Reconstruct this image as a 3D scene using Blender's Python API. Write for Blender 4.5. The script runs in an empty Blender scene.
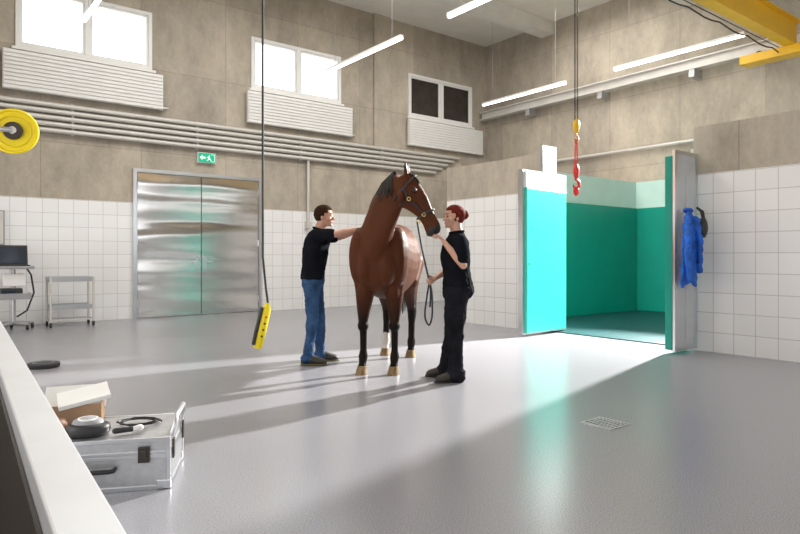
import bpy, bmesh, math, random
from mathutils import Vector, Matrix, Euler
random.seed(4)
ZOOM = None
scene = bpy.context.scene
COL = scene.collection
CA, SA = 0.790, 0.613
H = 1.2
YAW = -math.atan2(SA, CA)
def cw(X, Y, z=0.0):
    """view-aligned ground metres -> room metres"""
    return Vector((CA*X+SA*Y, -SA*X+CA*Y, z))
V = Vector

# ------------------------------------------------------------------ materials
MATS = {}
def mat(name, col, rough=0.5, metal=0.0, bump=0.0, bscale=20.0, var=0.0, vscale=5.0, emit=None, estr=0.0, trans=0.0, coat=0.0, stretch=None, bdist=0.02):
    if name in MATS: return MATS[name]
    m = bpy.data.materials.new(name); m.use_nodes = True
    nt = m.node_tree; b = nt.nodes['Principled BSDF']
    b.inputs['Base Color'].default_value = (*col, 1)
    b.inputs['Roughness'].default_value = rough
    b.inputs['Metallic'].default_value = metal
    if coat: b.inputs['Coat Weight'].default_value = coat
    if emit:
        b.inputs['Emission Color'].default_value = (*emit, 1)
        b.inputs['Emission Strength'].default_value = estr
    if trans: b.inputs['Transmission Weight'].default_value = trans
    tc = nt.nodes.new('ShaderNodeTexCoord')
    src = tc.outputs['Object']
    if stretch:
        mp = nt.nodes.new('ShaderNodeMapping'); mp.inputs['Scale'].default_value = stretch
        nt.links.new(src, mp.inputs['Vector']); src = mp.outputs['Vector']
    if var > 0:
        n = nt.nodes.new('ShaderNodeTexNoise'); n.inputs['Scale'].default_value = vscale; n.inputs['Detail'].default_value = 5
        nt.links.new(tc.outputs['Object'], n.inputs['Vector'])
        r = nt.nodes.new('ShaderNodeValToRGB')
        r.color_ramp.elements[0].position = 0.3; r.color_ramp.elements[1].position = 0.7
        r.color_ramp.elements[0].color = (*[max(0, c*(1-var)) for c in col], 1)
        r.color_ramp.elements[1].color = (*[min(1, c*(1+var)) for c in col], 1)
        nt.links.new(n.outputs['Fac'], r.inputs['Fac']); nt.links.new(r.outputs['Color'], b.inputs['Base Color'])
    if bump > 0:
        n = nt.nodes.new('ShaderNodeTexNoise'); n.inputs['Scale'].default_value = bscale; n.inputs['Detail'].default_value = 3 if bdist < .05 else 1
        nt.links.new(src, n.inputs['Vector'])
        bp = nt.nodes.new('ShaderNodeBump'); bp.inputs['Strength'].default_value = bump; bp.inputs['Distance'].default_value = bdist
        nt.links.new(n.outputs['Fac'], bp.inputs['Height']); nt.links.new(bp.outputs['Normal'], b.inputs['Normal'])
    MATS[name] = m
    return m

def wall_mat(name, axis, tile_h=2.26, tiled=True, conc=(0.47, 0.412, 0.33)):
    m = bpy.data.materials.new(name); m.use_nodes = True
    nt = m.node_tree; b = nt.nodes['Principled BSDF']; L = nt.links.new
    g = nt.nodes.new('ShaderNodeNewGeometry'); s = nt.nodes.new('ShaderNodeSeparateXYZ'); L(g.outputs['Position'], s.inputs[0])
    c = nt.nodes.new('ShaderNodeCombineXYZ'); L(s.outputs[axis], c.inputs[0]); L(s.outputs['Z'], c.inputs[1])
    n1 = nt.nodes.new('ShaderNodeTexNoise'); n1.inputs['Scale'].default_value = 0.9; n1.inputs['Detail'].default_value = 12; n1.inputs['Roughness'].default_value = 0.78
    mp = nt.nodes.new('ShaderNodeMapping'); mp.inputs['Scale'].default_value = (1, 1, .55)
    L(g.outputs['Position'], mp.inputs['Vector']); L(mp.outputs['Vector'], n1.inputs['Vector'])
    r = nt.nodes.new('ShaderNodeValToRGB'); r.color_ramp.elements[0].position = 0.34; r.color_ramp.elements[1].position = 0.66
    r.color_ramp.elements[0].color = (*[k*0.66 for k in conc], 1); r.color_ramp.elements[1].color = (*[k*1.22 for k in conc], 1)
    L(n1.outputs['Fac'], r.inputs['Fac'])
    bj = nt.nodes.new('ShaderNodeTexBrick'); bj.offset = 0.0
    bj.inputs['Scale'].default_value = 1; bj.inputs['Brick Width'].default_value = 1.72; bj.inputs['Row Height'].default_value = 1.64
    bj.inputs['Mortar Size'].default_value = 0.008; bj.inputs['Mortar Smooth'].default_value = 0.4
    bj.inputs['Color1'].default_value = (1, 1, 1, 1); bj.inputs['Color2'].default_value = (0.80, 0.80, 0.83, 1); bj.inputs['Mortar'].default_value = (0.68, 0.66, 0.64, 1)
    L(c.outputs[0], bj.inputs['Vector'])
    mx = nt.nodes.new('ShaderNodeMix'); mx.data_type = 'RGBA'; mx.blend_type = 'MULTIPLY'; mx.inputs[0].default_value = 1
    L(r.outputs['Color'], mx.inputs[6]); L(bj.outputs['Color'], mx.inputs[7])
    if tiled:
        bt = nt.nodes.new('ShaderNodeTexBrick'); bt.offset = 0.0
        bt.inputs['Scale'].default_value = 1; bt.inputs['Brick Width'].default_value = 0.25; bt.inputs['Row Height'].default_value = 0.25
        bt.inputs['Mortar Size'].default_value = 0.005; bt.inputs['Mortar Smooth'].default_value = 0.2
        bt.inputs['Color1'].default_value = (0.84, 0.835, 0.83, 1); bt.inputs['Color2'].default_value = (0.80, 0.795, 0.79, 1); bt.inputs['Mortar'].default_value = (0.56, 0.54, 0.53, 1)
        L(c.outputs[0], bt.inputs['Vector'])
        cmp = nt.nodes.new('ShaderNodeMath'); cmp.operation = 'GREATER_THAN'; cmp.inputs[1].default_value = tile_h
        L(s.outputs['Z'], cmp.inputs[0])
        m2 = nt.nodes.new('ShaderNodeMix'); m2.data_type = 'RGBA'
        L(cmp.outputs[0], m2.inputs[0]); L(bt.outputs['Color'], m2.inputs[6]); L(mx.outputs[2], m2.inputs[7])
        L(m2.outputs[2], b.inputs['Base Color'])
        rr = nt.nodes.new('ShaderNodeMapRange'); rr.inputs[3].default_value = 0.18; rr.inputs[4].default_value = 0.8
        L(cmp.outputs[0], rr.inputs[0]); L(rr.outputs[0], b.inputs['Roughness'])
    else:
        L(mx.outputs[2], b.inputs['Base Color']); b.inputs['Roughness'].default_value = 0.8
    return m

M_wallx = wall_mat('tile_and_concrete_x', 'X')
M_wally = wall_mat('tile_and_concrete_y', 'Y')
M_concx = wall_mat('concrete_x', 'X', tiled=False)
M_ceil = mat('ceiling_paint', (0.72, 0.69, 0.64), 0.9, var=0.05, vscale=2)
M_beam = mat('beam_concrete', (0.66, 0.64, 0.60), 0.85, var=0.06, vscale=3)
M_white = mat('white_enamel', (0.76, 0.75, 0.73), 0.35, var=0.02)
M_pipe = mat('pipe_grey', (0.60, 0.575, 0.54), 0.4, metal=0.2, var=0.04)
M_steel = mat('brushed_steel', (0.66, 0.67, 0.69), 0.28, metal=1.0, bump=0.05, bscale=6, var=0.05)
M_rim = mat('cool_satin_steel', (0.66, 0.67, 0.69), 0.42, metal=0.55, bump=0.03, bscale=6, var=0.04)
M_steelg = mat('satin_grey_steel', (0.42, 0.43, 0.44), 0.4, metal=0.6, var=0.05)
M_steell = mat('light_satin_steel', (0.62, 0.63, 0.64), 0.4, metal=0.35, var=0.04)
M_steeld = mat('dark_steel', (0.07, 0.06, 0.052), 0.45, metal=0.7, var=0.1)
M_alu = mat('aluminium', (0.55, 0.55, 0.56), 0.35, metal=0.75, var=0.08, vscale=30)
M_black = mat('black_plastic', (0.015, 0.015, 0.017), 0.45, var=0.1)
M_rubber = mat('black_rubber', (0.03, 0.03, 0.032), 0.7, var=0.1)
M_yellow = mat('crane_yellow', (0.80, 0.46, 0.02), 0.4, var=0.05)
M_reel = mat('reel_yellow', (0.85, 0.66, 0.0), 0.35, var=0.04)
M_red = mat('safety_red', (0.72, 0.03, 0.02), 0.35, var=0.08)
M_orange = mat('safety_orange', (0.85, 0.25, 0.02), 0.4, var=0.05)
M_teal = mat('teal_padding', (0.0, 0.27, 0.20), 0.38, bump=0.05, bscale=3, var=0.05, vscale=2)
M_tealb = mat('sunlit_teal_padding', (0.05, 0.58, 0.47), 0.2, bump=0.03, bscale=3, var=0.04, vscale=2)  # lighter copy of the teal padding, sunlit brightness put into its colour
M_mint = mat('mint_panel', (0.50, 0.68, 0.62), 0.5, var=0.03)
M_pale = mat('pale_white_panel', (0.78, 0.84, 0.82), 0.4, var=0.02)
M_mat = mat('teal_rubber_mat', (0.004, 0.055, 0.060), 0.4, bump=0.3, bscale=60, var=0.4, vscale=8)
M_green = mat('exit_green', (0.0, 0.36, 0.20), 0.4, emit=(0.0, 0.5, 0.28), estr=0.35, var=0.02)
M_signw = mat('exit_white', (0.85, 0.9, 0.87), 0.4, emit=(0.8, 1, 0.9), estr=0.3, var=0.01)
M_led = mat('led_diffuser', (1, 1, 1), 0.5, emit=(1.0, 0.98, 0.94), estr=8)
M_skin = mat('skin', (0.56, 0.31, 0.22), 0.5, bump=0.03, bscale=60, var=0.06, vscale=15)
M_polo = mat('black_polo_cloth', (0.009, 0.010, 0.014), 1.0, bump=0.35, bscale=12, var=0.2)
M_jean = mat('blue_denim', (0.04, 0.085, 0.18), 0.95, bump=0.5, bscale=14, var=0.45, vscale=7)
M_cargo = mat('charcoal_work_cloth', (0.014, 0.014, 0.018), 1.0, bump=0.6, bscale=12, var=0.4)
M_hairb = mat('dark_brown_hair', (0.035, 0.017, 0.009), 0.8, bump=0.4, bscale=60, var=0.3, vscale=30)
M_haira = mat('auburn_hair', (0.13, 0.02, 0.013), 0.7, bump=0.4, bscale=60, var=0.3, vscale=30)
for m_ in (M_polo, M_cargo, M_hairb, M_haira, M_jean): m_.node_tree.nodes['Principled BSDF'].inputs['Specular IOR Level'].default_value = .04
M_shoe = mat('dark_shoe_leather', (0.03, 0.026, 0.02), 0.6, var=0.2)
M_sole = mat('olive_sole', (0.20, 0.18, 0.08), 0.7, var=0.1)
M_eye = mat('dark_eye', (0.01, 0.006, 0.004), 0.08, var=0.1)
M_hoof = mat('tan_hoof', (0.22, 0.145, 0.065), 0.5, var=0.35, vscale=20)
M_mane = mat('black_mane_hair', (0.010, 0.007, 0.006), 0.6, bump=0.5, bscale=80, var=0.3, vscale=30)
M_halter = mat('dark_halter_webbing', (0.02, 0.022, 0.03), 0.6, var=0.2)
M_brass = mat('brass_buckle', (0.6, 0.42, 0.15), 0.3, metal=1, var=0.05)
M_blue = mat('royal_blue_jacket_cloth', (0.01, 0.12, 0.55), 0.65, bump=0.6, bscale=9, var=0.35, vscale=7)
M_paper = mat('paper_white', (0.74, 0.74, 0.72), 0.7, var=0.02)
M_leather = mat('brown_leather', (0.20, 0.09, 0.045), 0.55, bump=0.2, bscale=40, var=0.2)
M_screen = mat('dark_screen', (0.02, 0.03, 0.05), 0.12, var=0.1)
M_grey = mat('grey_plastic', (0.30, 0.30, 0.31), 0.5, var=0.05)
M_lip = mat('lip_pink', (0.40, 0.15, 0.12), 0.5, var=0.05)
M_lblue = mat('logo_white', (0.75, 0.78, 0.8), 0.5, var=0.02)

# floor
M_floor = bpy.data.materials.new('speckled_epoxy_floor'); M_floor.use_nodes = True
nt = M_floor.node_tree; b = nt.nodes['Principled BSDF']; L = nt.links.new
g = nt.nodes.new('ShaderNodeNewGeometry')
n1 = nt.nodes.new('ShaderNodeTexNoise'); n1.inputs['Scale'].default_value = 0.5; n1.inputs['Detail'].default_value = 3; L(g.outputs['Position'], n1.inputs['Vector'])
n2 = nt.nodes.new('ShaderNodeTexNoise'); n2.inputs['Scale'].default_value = 150; n2.inputs['Detail'].default_value = 2; L(g.outputs['Position'], n2.inputs['Vector'])
r1 = nt.nodes.new('ShaderNodeValToRGB'); r1.color_ramp.elements[0].color = (0.285, 0.284, 0.308, 1); r1.color_ramp.elements[1].color = (0.31, 0.308, 0.332, 1)
r2 = nt.nodes.new('ShaderNodeValToRGB'); r2.color_ramp.elements[0].position = 0.35; r2.color_ramp.elements[1].position = 0.6
r2.color_ramp.elements[0].color = (0.70, 0.70, 0.70, 1); r2.color_ramp.elements[1].color = (1.05, 1.05, 1.05, 1)
L(n1.outputs['Fac'], r1.inputs['Fac']); L(n2.outputs['Fac'], r2.inputs['Fac'])
mx = nt.nodes.new('ShaderNodeMix'); mx.data_type = 'RGBA'; mx.blend_type = 'MULTIPLY'; mx.inputs[0].default_value = 1
L(r1.outputs['Color'], mx.inputs[6]); L(r2.outputs['Color'], mx.inputs[7]); L(mx.outputs[2], b.inputs['Base Color'])
b.inputs['Roughness'].default_value = 0.23

# horse coat: dark points on the legs by height
M_coat = bpy.data.materials.new('bay_coat'); M_coat.use_nodes = True
nt = M_coat.node_tree; b = nt.nodes['Principled BSDF']; L = nt.links.new
tc = nt.nodes.new('ShaderNodeTexCoord'); s = nt.nodes.new('ShaderNodeSeparateXYZ'); L(tc.outputs['Object'], s.inputs[0])
nz = nt.nodes.new('ShaderNodeTexNoise'); nz.inputs['Scale'].default_value = 4; nz.inputs['Detail'].default_value = 4; L(tc.outputs['Object'], nz.inputs['Vector'])
ad = nt.nodes.new('ShaderNodeMath'); ad.operation = 'MULTIPLY_ADD'; ad.inputs[1].default_value = 0.3; L(nz.outputs['Fac'], ad.inputs[0]); L(s.outputs['Z'], ad.inputs[2])
r = nt.nodes.new('ShaderNodeValToRGB'); e = r.color_ramp.elements
e[0].position = 0.66; e[0].color = (0.009, 0.006, 0.005, 1); e[1].position = 0.90; e[1].color = (0.060, 0.020, 0.009, 1)
e2 = r.color_ramp.elements.new(1.0); e2.color = (0.085, 0.027, 0.011, 1)
L(ad.outputs[0], r.inputs['Fac']); L(r.outputs['Color'], b.inputs['Base Color'])
b.inputs['Roughness'].default_value = 0.5
b.inputs['Specular IOR Level'].default_value = 0.10
nb_ = nt.nodes.new('ShaderNodeTexNoise'); nb_.inputs['Scale'].default_value = 5; nb_.inputs['Detail'].default_value = 2; L(tc.outputs['Object'], nb_.inputs['Vector'])
bp = nt.nodes.new('ShaderNodeBump'); bp.inputs['Strength'].default_value = 0.3; bp.inputs['Distance'].default_value = 0.05
L(nb_.outputs['Fac'], bp.inputs['Height']); L(bp.outputs['Normal'], b.inputs['Normal'])
M_coatd = mat('bay_coat_dark', (0.014, 0.009, 0.008), 0.42, var=0.3)
M_sock = mat('white_sock_hair', (0.55, 0.50, 0.45), 0.7, var=0.1)

# ------------------------------------------------------------------ mesh builder
def perp(a):
    a = a.normalized()
    t = V((0, 0, 1)) if abs(a.z) < 0.9 else V((1, 0, 0))
    u = a.cross(t).normalized()
    return u, a.cross(u).normalized()

class MB:
    def __init__(s): s.v = []; s.f = []; s.m = []
    def add(s, vs, fs, mi=0):
        o = len(s.v); s.v += [tuple(p) for p in vs]; s.f += [tuple(i+o for i in f) for f in fs]; s.m += [mi]*len(fs)
    def box(s, a, b, mi=0, R=None, c=None):
        P = [V((x, y, z)) for x in (a[0], b[0]) for y in (a[1], b[1]) for z in (a[2], b[2])]
        if R is not None:
            cc = V(c) if c is not None else (V(a)+V(b))/2
            P = [cc + R @ (p-cc) for p in P]
        s.add(P, [(0,1,3,2),(4,6,7,5),(0,4,5,1),(2,3,7,6),(0,2,6,4),(1,5,7,3)], mi); return s
    def rings(s, R, mi=0, caps=True):
        n = len(R[0]); vs = [p for r in R for p in r]; fs = []
        for i in range(len(R)-1):
            for j in range(n):
                k = (j+1) % n
                fs.append((i*n+j, i*n+k, (i+1)*n+k, (i+1)*n+j))
        if caps:
            fs.append(tuple(range(n-1, -1, -1))); fs.append(tuple((len(R)-1)*n+j for j in range(n)))
        s.add(vs, fs, mi); return s
    def cyl(s, p0, p1, r0, r1=None, n=16, mi=0):
        p0 = V(p0); p1 = V(p1); r1 = r0 if r1 is None else r1
        u, w = perp(p1-p0)
        R = [[p+u*r*math.cos(2*math.pi*j/n)+w*r*math.sin(2*math.pi*j/n) for j in range(n)] for p, r in ((p0, r0), (p1, r1))]
        return s.rings(R, mi)
    def cap(s, p0, p1, r0, r1=None, n=12, mi=0):
        p0 = V(p0); p1 = V(p1); r1 = r0 if r1 is None else r1
        a = (p1-p0).normalized(); u, w = perp(a); R = []
        st = [(p0 - a*r0*math.cos(t), r0*math.sin(t)) for t in (0.25, 0.75, 1.2)] + [(p0, r0), (p1, r1)] + [(p1 + a*r1*math.cos(t), r1*math.sin(t)) for t in (1.2, 0.75, 0.25)]
        for p, r in st: R.append([p+u*r*math.cos(2*math.pi*j/n)+w*r*math.sin(2*math.pi*j/n) for j in range(n)])
        return s.rings(R, mi)
    def chain(s, pts, n=12, mi=0):
        for a, b in zip(pts[:-1], pts[1:]): s.cap(a[:3], b[:3], a[3], b[3], n, mi)
        return s
    def ell(s, c, r, R=None, n=16, m=10, mi=0):
        c = V(c); rings = []
        for i in range(1, m):
            t = math.pi*i/m; ring = []
            for j in range(n):
                p = V((r[0]*math.sin(t)*math.cos(2*math.pi*j/n), r[1]*math.sin(t)*math.sin(2*math.pi*j/n), r[2]*math.cos(t)))
                if R is not None: p = R @ p
                ring.append(c+p)
            rings.append(ring)
        return s.rings(rings, mi)
    def loft(s, rs, n=20, sub=4, mi=0):
        """rs: (center, U, W) half-axis vectors; Catmull-Rom between"""
        rs = [[V(x) for x in r] for r in rs]
        out = []
        for i in range(len(rs)-1):
            a = rs[max(i-1, 0)]; b_ = rs[i]; c = rs[i+1]; d = rs[min(i+2, len(rs)-1)]
            for k in range(sub):
                t = k/sub
                out.append([0.5*((2*b_[q])+(c[q]-a[q])*t+(2*a[q]-5*b_[q]+4*c[q]-d[q])*t*t+(-a[q]+3*b_[q]-3*c[q]+d[q])*t**3) for q in range(3)])
        out.append(rs[-1])
        R = [[c+U*math.cos(2*math.pi*j/n)+W*math.sin(2*math.pi*j/n) for j in range(n)] for c, U, W in out]
        return s.rings(R, mi)
    def tube(s, pts, r, n=8, mi=0, taper=None, closed=False):
        pts = [V(p) for p in pts]; R = []; N = len(pts); pu = None
        for i, p in enumerate(pts):
            if closed: a = pts[(i+1) % N]-pts[i-1]
            else: a = pts[min(i+1, N-1)]-pts[max(i-1, 0)]
            a.normalize()
            if pu is None: u, w = perp(a)
            else:
                u = (pu - a*pu.dot(a)).normalized(); w = a.cross(u)
            pu = u
            rr_ = r if taper is None else r*taper(i/(N-1))
            R.append([p+u*rr_*math.cos(2*math.pi*j/n)+w*rr_*math.sin(2*math.pi*j/n) for j in range(n)])
        if closed: R.append(R[0]); return s.rings(R, mi, caps=False)
        return s.rings(R, mi)
    def torus(s, c, axis, R0, r, n=24, k=8, mi=0):
        u, w = perp(V(axis))
        pts = [V(c)+u*R0*math.cos(2*math.pi*i/n)+w*R0*math.sin(2*math.pi*i/n) for i in range(n)]
        return s.tube(pts, r, k, mi, closed=True)
    def obj(s, name, mats, parent=None, smooth=False, bevel=0, loc=None, rotz=0):
        me = bpy.data.meshes.new(name); me.from_pydata(s.v, [], s.f)
        if not isinstance(mats, (list, tuple)): mats = [mats]
        for m_ in mats: me.materials.append(m_)
        me.polygons.foreach_set('material_index', s.m)
        bm = bmesh.new(); bm.from_mesh(me); bmesh.ops.recalc_face_normals(bm, faces=bm.faces); bm.to_mesh(me); bm.free()
        me.polygons.foreach_set('use_smooth', [smooth]*len(me.polygons))
        ob = bpy.data.objects.new(name, me); COL.objects.link(ob)
        if parent: ob.parent = parent
        if loc is not None: ob.location = loc
        ob.rotation_euler[2] = rotz
        if bevel:
            md = ob.modifiers.new('bevel', 'BEVEL'); md.width = bevel; md.segments = 2; md.limit_method = 'ANGLE'
        if smooth:
            try: me.set_sharp_from_angle(angle=math.radians(50))
            except Exception: pass
        return ob

def remesh(ob, voxel, it=3, fn=None, wr=None):
    m_ = ob.modifiers.new('r', 'REMESH'); m_.mode = 'VOXEL'; m_.voxel_size = voxel
    if it:
        sm = ob.modifiers.new('s', 'SMOOTH'); sm.factor = 0.5; sm.iterations = it
    if wr:
        for k, (st, sz) in enumerate(wr):
            t = bpy.data.textures.new('folds', 'CLOUDS'); t.noise_scale = sz; t.noise_depth = 1
            d = ob.modifiers.new('d%d' % k, 'DISPLACE'); d.texture = t; d.strength = st; d.mid_level = .5; d.texture_coords = 'LOCAL'
    dg = bpy.context.evaluated_depsgraph_get(); dg.update()
    me = bpy.data.meshes.new_from_object(ob.evaluated_get(dg))
    mats = list(ob.data.materials); ob.modifiers.clear(); ob.data = me
    me.materials.clear()
    for k in mats: me.materials.append(k)
    for p in me.polygons:
        p.use_smooth = True; p.material_index = fn(p.center) if fn else 0
    return ob

def empty(name, loc, rotz=0):
    o = bpy.data.objects.new(name, None); COL.objects.link(o); o.location = loc; o.rotation_euler[2] = rotz; o.empty_display_size = 0.1
    return o
def top(o, label, cat, group=None):
    o['label'] = label; o['category'] = cat
    if group: o['group'] = group
    return o
def struct(o): o['kind'] = 'structure'; return o

# ------------------------------------------------------------------ room
UL, UB, VA, VF = -0.75, 13.0, 12.7, -4.0
CZ = 7.3
struct(MB().box((UL-0.3, VF-.3, -0.2), (UB+0.3, VA+0.3, 0)).obj('floor', M_floor))
WIN = [(1.33, 3.64), (5.73, 8.04), (10.12, 12.43)]; WZ = (4.88, 6.02)
b_ = MB()
b_.box((UL-0.3, VA, 0), (UB+0.3, VA+0.3, WZ[0])); b_.box((UL-0.3, VA, WZ[1]), (UB+0.3, VA+0.3, CZ))
xs = [UL-0.3] + [k for w in WIN for k in w] + [UB+0.3]
for i in range(0, len(xs), 2): b_.box((xs[i], VA, WZ[0]), (xs[i+1], VA+0.3, WZ[1]))
struct(b_.obj('wall_back', M_wallx))
struct(MB().box((UB, VF, 0), (UB+0.3, VA, CZ)).obj('wall_right', M_wally))
struct(MB().box((UL-0.3, VF, 0), (UL, VA, CZ)).obj('wall_left', M_wally))
# unseen front wall; its open band is added for fill light and door reflections
f_ = MB(); f_.box((UL-.3, VF-.3, 0), (UB+.3, VF, 1.5)); f_.box((UL-.3, VF-.3, 3.9), (UB+.3, VF, CZ))
for x in (UL-.3, 3.0, 6.4, 9.8, UB): f_.box((x, VF-.3, 1.5), (x+.3, VF, 3.9))
struct(f_.obj('wall_front', M_concx))
struct(MB().box((UL-.3, VF-.3, CZ), (UB+.3, VA+.3, CZ+.2)).obj('ceiling', M_ceil))
struct(MB().box((UL, 10.25, 6.98), (UB, 10.65, CZ)).obj('trim_1', M_beam))
struct(MB().box((UL, 6.5, 6.55), (UB, 6.8, CZ)).obj('trim_2', M_beam))
struct(MB().box((UL, 2.6, 6.55), (UB, 2.9, CZ)).obj('trim_3', M_beam))
struct(MB().box((9.0, VA-0.06, 3.98), (9.5, VA, CZ)).obj('trim_4', M_concx))

# stall / box walls
WH = 2.87
struct(MB().box((7.9, 6.47, 0), (8.15, 8.73, WH)).obj('wall_stall_front', M_wally))
struct(MB().box((8.15, 7.75, 0), (UB, 8.73, WH)).obj('wall_stall_back', M_concx))
struct(MB().box((7.9, VF, 0), (8.15, 4.0, WH)).obj('wall_treatment_side', M_wally))
struct(MB().box((12.7, 2.2, 0), (UB, 7.75, WH)).obj('wall_stall_rear', M_mint))
struct(MB().box((8.15, 2.0, 0), (UB, 2.2, WH)).obj('wall_stall_near', M_concx))
struct(MB().box((8.15, 7.735, 2.28), (12.7, 7.75, WH)).obj('trim_6', M_mint))
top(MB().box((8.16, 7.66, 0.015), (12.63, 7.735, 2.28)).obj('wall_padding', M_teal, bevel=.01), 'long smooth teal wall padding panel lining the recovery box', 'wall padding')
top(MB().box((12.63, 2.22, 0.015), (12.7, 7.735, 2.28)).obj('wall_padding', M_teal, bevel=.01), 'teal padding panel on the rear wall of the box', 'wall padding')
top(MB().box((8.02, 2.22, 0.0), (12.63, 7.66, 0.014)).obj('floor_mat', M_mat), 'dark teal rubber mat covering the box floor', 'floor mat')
struct(MB().box((7.86, 6.41, 0), (8.19, 6.47, 2.98)).obj('trim_7', M_steel))
struct(MB().box((7.92, 4.0, 0), (8.19, 4.05, 2.6)).obj('trim_8', M_steel))

def leaf(loc, rotz, w, label, side, padm, core, hd, ptop):
    r = empty('padded_door', loc, rotz)
    top(r, label, 'door')
    f = MB()
    f.box((0, -hd, 0.03), (0.05, hd, 2.52)); f.box((w-0.05, -hd, 0.03), (w, hd, 2.52))
    f.box((0.05, -hd, 0.03), (w-0.05, hd, 0.08)); f.box((0.05, -hd, 2.47), (w-0.05, hd, 2.52))
    f.obj('door_frame', M_steel, r)
    MB().box((0.05, -hd*.6, 0.08), (w-0.05, hd*.6, 2.47)).obj('door_core', core, r)
    y0, y1 = (-hd-.09, -hd*.6) if side < 0 else (hd*.6, 0.085)
    x_a = .05 if side > 0 else .0; x_b = w-.05 if side > 0 else w+.012
    MB().box((x_a, y0, 0.05), (x_b, y1, ptop)).obj('door_padding', padm, r, bevel=.012)
    if side > 0: MB().box((0.05, y0+0.01, ptop+.01), (w-0.05, y1-0.01, 2.5)).obj('door_upper_panel', M_pale, r, bevel=.005)
    else:
        MB().box((.25, hd*.6, .08), (.285, hd+.008, 2.47)).obj('stiffener_rib', M_steell, r)
    h = MB()
    yb = .10 if side < 0 else -.10
    h.cyl((w-0.12, -0.09, 1.1), (w-0.12, 0.09, 1.1), 0.012); h.cyl((w-0.12, yb, 1.1), (w-0.24, yb, 1.1), 0.012)
    h.cyl((w-0.12, 0.0, 1.1), (w-0.12, yb, 1.1), 0.012)
    h.obj('handle', M_steel, r, smooth=True)
    for z in (0.3, 1.25, 2.2):
        MB().cyl((-0.01, 0, z-0.06), (-0.01, 0, z+0.06), 0.018).obj('hinge', M_steel, r, smooth=True)
    return r
leaf((8.28, 6.33, 0), math.radians(180+3), 1.12, 'open glossy teal padded door leaf with pale upper panel', 1, M_tealb, M_alu, .045, 2.24)
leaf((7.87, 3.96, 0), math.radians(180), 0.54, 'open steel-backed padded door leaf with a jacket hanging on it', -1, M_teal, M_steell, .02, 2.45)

# ------------------------------------------------------------------ windows
M_pane_dark = mat('dark_blind_pane', (0.035, 0.028, 0.025), 0.15, var=0.2)
for i, (a, c) in enumerate(WIN):
    w = MB(); t = 0.07; y0, y1 = VA-0.03, VA+0.08
    z0, z1 = WZ
    w.box((a, y0, z0), (a+t, y1, z1)); w.box((c-t, y0, z0), (c, y1, z1)); w.box((a+t, y0, z0), (c-t, y1, z0+t)); w.box((a+t, y0, z1-t), (c-t, y1, z1))
    mid = (a+c)/2
    w.box((mid-.05, y0, z0+t), (mid+.05, y1, z1-t))
    for p, q in ((a+t, mid-.05), (mid+.05, c-t)):
        w.box((p, y0+.02, z0+t), (p+.04, y1-.01, z1-t)); w.box((q-.04, y0+.02, z0+t), (q, y1-.01, z1-t))
        w.box((p+.04, y0+.02, z0+t), (q-.04, y1-.01, z0+t+.04)); w.box((p+.04, y0+.02, z1-t-.04), (q-.04, y1-.01, z1-t))
        if i == 2: w.box((p+.04, VA+.02, z0+t+.04), (q-.04, VA+.03, z1-t-.04), 1)
    w.box((a-.06, VA-.07, z0-.05), (c+.06, VA+.02, z0))
    struct(w.obj('window_%d' % (i+1), [M_white, M_pane_dark], bevel=0.004))

for a, c in ((1.13, 3.82), (5.6, 8.3), (10.05, 12.75)):
    r = empty('wall_radiator', (a, VA-0.02, 4.11)); top(r, 'long white ribbed wall radiator mounted under the high window', 'radiator', 'radiators under the windows')
    w = c-a; m_ = MB(); m_.box((0, -0.11, 0), (w, -0.04, 0.69))
    for k in range(10): m_.box((0.01, -0.13, 0.012+k*0.068), (w-0.01, -0.11, 0.012+k*0.068+0.05))
    m_.obj('radiator_panel', M_white, r, bevel=.004)
    for x in (0.3, w-0.3): MB().box((x, -0.04, 0.05), (x+.06, 0.02, 0.62)).obj('bracket', M_steel, r)
    MB().cyl((w-0.02, -0.07, 0.05), (w+0.1, -0.07, 0.05), 0.018).cyl((w+0.1, -0.07, 0.05), (w+0.1, 0.02, 0.05), 0.018).obj('valve', M_steel, r, smooth=True)

for k in range(5):
    z = 3.93-0.115*k; x1 = 11.9-0.22*k
    p = MB(); p.tube([(UL, VA-0.09, z), (x1-.08, VA-0.09, z), (x1-.02, VA-0.075, z), (x1, VA-0.04, z), (x1, VA, z)], 0.042, 10)
    for x in (2.2, 4.5, 6.9, 9.2): p.box((x, VA-0.1, z-.05), (x+.04, VA, z+.05))
    top(p.obj('wall_pipe', M_pipe, None, smooth=True), 'pale grey horizontal service pipe running along the concrete wall', 'pipe', 'service pipes on the wall')
p = MB(); p.tube([(7.12, VA-0.06, 3.43), (7.12, VA-0.06, 2.0)], 0.035, 10); p.box((7.06, VA-0.1, 1.86), (7.18, VA, 2.02))
top(p.obj('drop_pipe', M_pipe, None, smooth=True), 'vertical grey conduit dropping from the pipes to a socket', 'pipe')

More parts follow.
